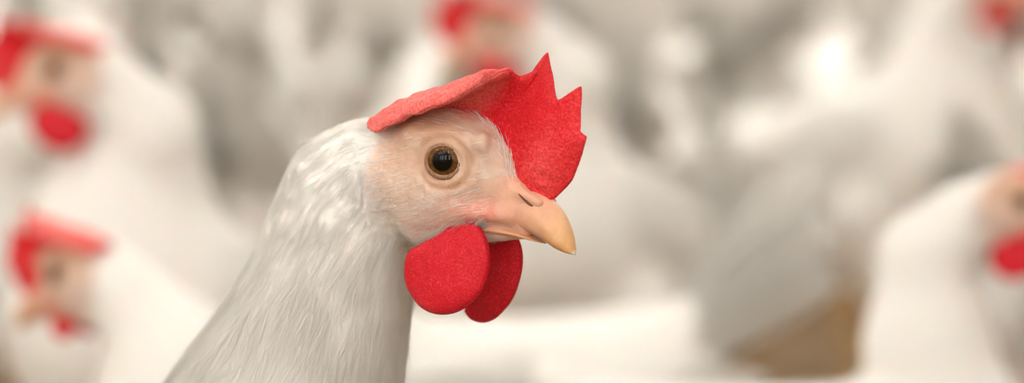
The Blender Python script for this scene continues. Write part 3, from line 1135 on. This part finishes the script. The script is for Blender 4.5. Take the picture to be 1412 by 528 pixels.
# fine plumage of head and neck: lance-shaped feathers of many barbs
def plumage(pose, V, q):
    tri = np.concatenate([q[:, [0, 1, 2]], q[:, [0, 2, 3]]])
    A, B, C_ = V[tri[:, 0]], V[tri[:, 1]], V[tri[:, 2]]
    area = 0.5 * np.linalg.norm(np.cross(B - A, C_ - A), axis=1)
    cen = (A + B + C_) / 3
    hc = pose.to_head(cen)
    near = (cen[:, 0] > 20) & (cen[:, 2] > 215)
    e = np.sqrt(((hc[:, 0] + 2) / 27.0)**2 + ((hc[:, 2] + 3) / 23.0)**2)
    bare = 1 - sstep(0.92, 1.15, e)
    bare = np.maximum(bare, sstep(-2, 6, hc[:, 0]) * (hc[:, 2] > -40))

    def pick(wt, n):
        p = wt / wt.sum()
        i = rng.choice(len(p), n, p=p)
        u1, u2 = rng.random(n), rng.random(n)
        s_ = np.sqrt(u1)[:, None]
        return A[i] * (1 - s_) + B[i] * s_ * (1 - u2[:, None]) + C_[i] * s_ * u2[:, None]

    nodes = np.array([c[0] for c in pose.chain])

    def flow(p):
        h = pose.to_head(p)
        d = np.zeros_like(p)
        wsum = np.zeros(len(p))
        for a, b_ in zip(nodes[:-1], nodes[1:]):
            t = (b_ - a) / np.linalg.norm(b_ - a)
            w_ = 1 / (np.linalg.norm(p - 0.5 * (a + b_), axis=1)**3 + 1)
            d += t * w_[:, None]
            wsum += w_
        d /= wsum[:, None]
        hw = sstep(-42, -12, h[:, 0]) * sstep(-45, -20, h[:, 2])
        # over the crown and cheek the feathers sweep backwards, then turn down the neck
        d = d * (1 - hw)[:, None] + np.array([-0.95, 0, -0.35])[None] * hw[:, None]
        d += 0.10 * np.stack([vnoise(p * 0.12, 61), vnoise(p * 0.12, 62), vnoise(p * 0.12, 63)], 1)
        return d

    def strips(p, d, L, W_, h0, h1, NS=3):
        """barbs that follow the surface: p roots, d directions"""
        g = pose.grad(p)
        d = d - g * (d * g).sum(1, keepdims=True)
        d /= np.linalg.norm(d, axis=1, keepdims=True) + 1e-9
        side = np.cross(g, d)
        rows = []
        pc = p.copy()
        for k in range(NS + 1):
            t = k / NS
            if k:
                pc = pc + d * (L / NS)[:, None]
                gg = pose.grad(pc)
                pc = pc + gg * ((h0 + (h1 - h0) * t**1.3) - pose.sdf(pc))[:, None]
                d = d - gg * (d * gg).sum(1, keepdims=True) * 0.9
                d /= np.linalg.norm(d, axis=1, keepdims=True) + 1e-9
            else:
                pc = pc + g * (h0 - 0.5)[:, None]
            wd = W_ * (1.0, 0.95, 0.7, 0.06)[k]
            rows.append(np.stack([pc - side * (wd * 0.5)[:, None], pc + side * (wd * 0.5)[:, None]], 1))
        S = np.stack(rows, 1)          # n, NS+1, 2, 3
        n = len(p)
        base = (np.arange(n) * (NS + 1) * 2)[:, None]
        quads = np.concatenate([base + np.array([[2 * k + 2, 2 * k + 3, 2 * k + 1, 2 * k]]) for k in range(NS)])
        return S.reshape(-1, 3), quads

    out_ = []
    # layered hackle feathers
    nf = 9000
    p = pick(area * near * (1 - bare), nf)
    h = pose.to_head(p)
    low = sstep(-10, 90, -h[:, 2] - 0.3 * h[:, 0] * 0)
    L = 7 + 20 * low * (0.8 + 0.4 * rng.random(nf))
    W_ = 2.6 + 4.2 * low
    g = pose.grad(p)
    d = flow(p)
    d -= g * (d * g).sum(1, keepdims=True)
    d /= np.linalg.norm(d, axis=1, keepdims=True)
    side = np.cross(g, d)
    lift = 0.2 + (0.3 + 1.1 * low) * rng.random(nf)**1.8 + 3.2 * low * (rng.random(nf) > 0.93)
    NB = 14
    P_, D_, L_, W2, H0_, H1_ = [], [], [], [], [], []
    for k in range(NB):
        a = rng.random(nf) * 0.55
        sgn = rng.choice([-1, 1], nf)
        off = rng.random(nf)
        root = p + d * (L * a)[:, None] + side * (sgn * off * W_ * 0.5)[:, None]
        ang = sgn * (0.05 + 0.30 * rng.random(nf)) * (1 - a)
        P_.append(root)
        D_.append(d * np.cos(ang)[:, None] + side * np.sin(ang)[:, None])
        L_.append(L * (0.38 + 0.12 * rng.random(nf)))
        W2.append((0.20 + 0.26 * rng.random(nf)) * (0.7 + 0.5 * low))
        H0_.append(0.05 + lift * a * 0.8)
        H1_.append(0.25 + lift * (a + 0.45) * 0.9)
    P_, D_, L_, W2, H0_, H1_ = [np.concatenate(z) for z in (P_, D_, L_, W2, H0_, H1_)]
    P_ -= pose.sdf(P_)[:, None] * pose.grad(P_)
    out_.append(strips(P_, D_, L_, W2, H0_, H1_))
    # fine bristles on the bare face
    nb = 1500
    facew = bare * (e < 1.3) * (hc[:, 0] < 14) * (hc[:, 2] > -30)
    ring = np.sqrt(hc[:, 0]**2 + hc[:, 2]**2)
    facew = facew * (ring > 9.5) * (0.25 + 0.9 * sstep(-2, -14, hc[:, 2]) + 0.9 * sstep(-8, -24, hc[:, 0]))
    p = pick(area * facew, nb)
    n1 = np.ones(nb)
    out_.append(strips(p, flow(p) + np.array([-0.4, 0, 0.1]), 2.6 + 3.2 * rng.random(nb), 0.15 * n1, 0.1 * n1, 0.3 + 0.6 * rng.random(nb)))
    # white tufts along the root of the comb and at the corner of the mouth
    NT = 55
    t_ = rng.random(NT)
    base = catmull([hp(706, 258, 1.5), hp(700, 232, 2.5), hp(692, 205, 3.0), hp(684, 178, 3.0), hp(672, 152, 3.0)], NT)
    p = pose.to_root(base[(t_ * (NT - 1)).astype(int)] + rng.normal(size=(NT, 3)) * (0.8, 0.9, 0.8))
    p -= pose.sdf(p)[:, None] * pose.grad(p)
    dd = np.array([-0.45, -0.05, 0.85])[None] + 0.15 * rng.normal(size=(NT, 3))
    n1 = np.ones(NT)
    out_.append(strips(p, dd, 4 + 5 * rng.random(NT), 0.22 * n1, 0.2 * n1, 0.6 + 1.6 * rng.random(NT)))
    for ends, n_, L0 in (((hp(668, 308, 8), hp(590, 326, 11)), 260, 4.5), ((hp(672, 306, 7), hp(664, 312, 8)), 60, 8.0)):
        t_ = rng.random(n_)[:, None]
        p = pose.to_root(ends[0] * (1 - t_) + ends[1] * t_ + rng.normal(size=(n_, 3)) * 0.9)
        p -= pose.sdf(p)[:, None] * pose.grad(p)
        dd = np.array([-0.6, -0.25, -0.55])[None] + 0.2 * rng.normal(size=(n_, 3))
        n1 = np.ones(n_)
        out_.append(strips(p, dd, L0 * (0.7 + 0.6 * rng.random(n_)), 0.22 * n1, 0.3 * n1, 1.0 + 1.2 * rng.random(n_)))
    Vs, Qs, o = [], [], 0
    for v_, q_ in out_:
        Vs.append(v_)
        Qs.append(q_ + o)
        o += len(v_)
    return np.concatenate(Vs), np.concatenate(Qs)


pv, pq = plumage(main_pose, V, q)
pm = mesh_np('plumage', pv, pq)
pn = main_pose.grad(pv) + 0.13 * rng.normal(size=(len(pv) // 8, 3)).repeat(8, 0)
pm.normals_split_custom_set_from_vertices(pn / np.linalg.norm(pn, axis=1, keepdims=True))
pl = link('plumage', pm, M['feather'], hen)
pl['kind'] = 'stuff'

# ------------------------------------------------------------------ the flock behind
R_ = math.radians
POSES = {
    'alert': Pose((128, 0, 405), 0, 0.10, rear=R_(18)),
    'erect': Pose((128, 0, 405), 0, 0.08, drop=22, tail=-44),
    'glance_right': Pose((96, -16, 402), R_(-48), 0.06, rear=R_(24)),
    'feed': Pose((185, 0, 165), 0, 0.9),
    'crouch': Pose((128, 0, 305), 0, 0.1, rear=R_(20), drop=75),
    'squat': Pose((150, 0, 235), 0, 0.3, drop=50),
    'low': Pose((160, 0, 305), 0, 0.35),
    'back': Pose((70, 25, 375), R_(120), 0.1, rear=R_(10)),
}
PROTO = {}
for nm, po in POSES.items():
    hx, hy, hz = po.h
    xs = spaced([(-176, max(hx + 45, 150), 4.2)])
    ys = spaced([(-98 - max(0, -hy), 98 + max(0, hy), 4.2)])
    zs = spaced([(20, max(370, hz + 30), 4.2)])
    bv, bq, bt = build_body(po, xs, ys, zs)
    PROTO[nm] = mesh_np('body', bv, bq, tint=bt)


def flock_hen(pose, loc, heading, label, scale=1.0, flip=False, comb=(1, 1, 1), wattle=1.0):
    po = POSES[pose]
    r_ = bpy.data.objects.new('hen', None)
    COL.objects.link(r_)
    r_.location = loc
    r_.rotation_euler = (0, 0, heading)
    r_.scale = (scale,) * 3
    tag(r_, label, 'hen', 'white hens in the barn')
    link('body', PROTO[pose], M['body'], r_)
    add_head_parts(r_, po, flip=flip, comb_scale=comb, wattle=wattle)
    add_body_parts(r_, po)
    return r_


def by_eye(pose, px, py, d, heading, label, side, **k):
    """place a hen so that one eye shows at a pixel, at distance d; her size follows from standing on the floor"""
    po = POSES[pose]
    e = po.to_root(np.array([[0, 15.0 * side, 0]]))[0] * 0.001
    W_ = P(px, py, d)
    sc_ = W_[2] / e[2]
    a = math.radians(heading)
    ex = np.array([math.cos(a) * e[0] - math.sin(a) * e[1], math.sin(a) * e[0] + math.cos(a) * e[1]]) * sc_
    print('hen', label[:40], 'scale %.3f' % sc_, 'at', W_[:2] - ex)
    return flock_hen(pose, (W_[0] - ex[0], W_[1] - ex[1], 0), a, label, sc_, **k)


by_eye('glance_right', 72, 95, 1.85, 240, 'blurred white hen facing away from the sharp hen, red comb and round wattle, upright neck', 1, flip=True)
by_eye('crouch', 70, 376, 1.62, 146, 'white hen with lowered head and small wattles under the upright hen with the round wattle', 1, flip=True, wattle=0.45)
by_eye('glance_right', 682, 40, 2.3, 238, 'blurred white hen whose red comb shows above the comb of the sharp hen', 1, flip=True)
by_eye('erect', 1414, 278, 1.66, -8, 'blurred white hen with dark eye and long sloping neck beside a raised white tail', -1, flip=True, comb=(0.8, 0.8, 0.7))
by_eye('alert', 1372, -32, 2.95, -40, 'white hen behind the raised tail, only her red wattle and neck showing', -1)


def by_spot(pose, px, d, heading, label, scale=1.0, **k):
    a = math.radians(heading)
    return flock_hen(pose, ((px - 706) / FPX * d, d * math.cos(TILT), 0), a, label, scale, **k)


by_spot('squat', 656, 1.86, 200, 'broad white hen crouching behind the wattles of the sharp hen')
by_spot('feed', 1460, 2.22, 62, 'white hen with raised rounded tail behind the long sloping neck', 0.93)
by_spot('low', 495, 2.5, 62, 'white hen with raised tail behind the neck of the sharp hen')
by_spot('back', -170, 2.25, 0, 'white hen with rounded breast just under the wattle of the upright hen')
by_spot('feed', 870, 2.86, 84, 'pale hen seen from behind beyond the beak of the sharp hen')
FAR = 'pale far hen of the dense flock, blurred to a soft white shape'
rr2 = random.Random(11)
for row, d in enumerate((3.5, 3.95, 4.4, 4.85, 5.3)):
    wd = 0.155 * d * 2 + 0.2
    n = int(wd / 0.235)
    for i in range(n):
        x = -wd / 2 + wd * (i + 0.5 + rr2.uniform(-0.06, 0.06)) / n + (0.06 if row % 2 else -0.06)
        flock_hen(rr2.choice(['low', 'feed', 'squat', 'feed']), (x, d + rr2.uniform(-0.03, 0.03), 0), math.radians(rr2.uniform(78, 102)), FAR, rr2.uniform(0.94, 1.04))
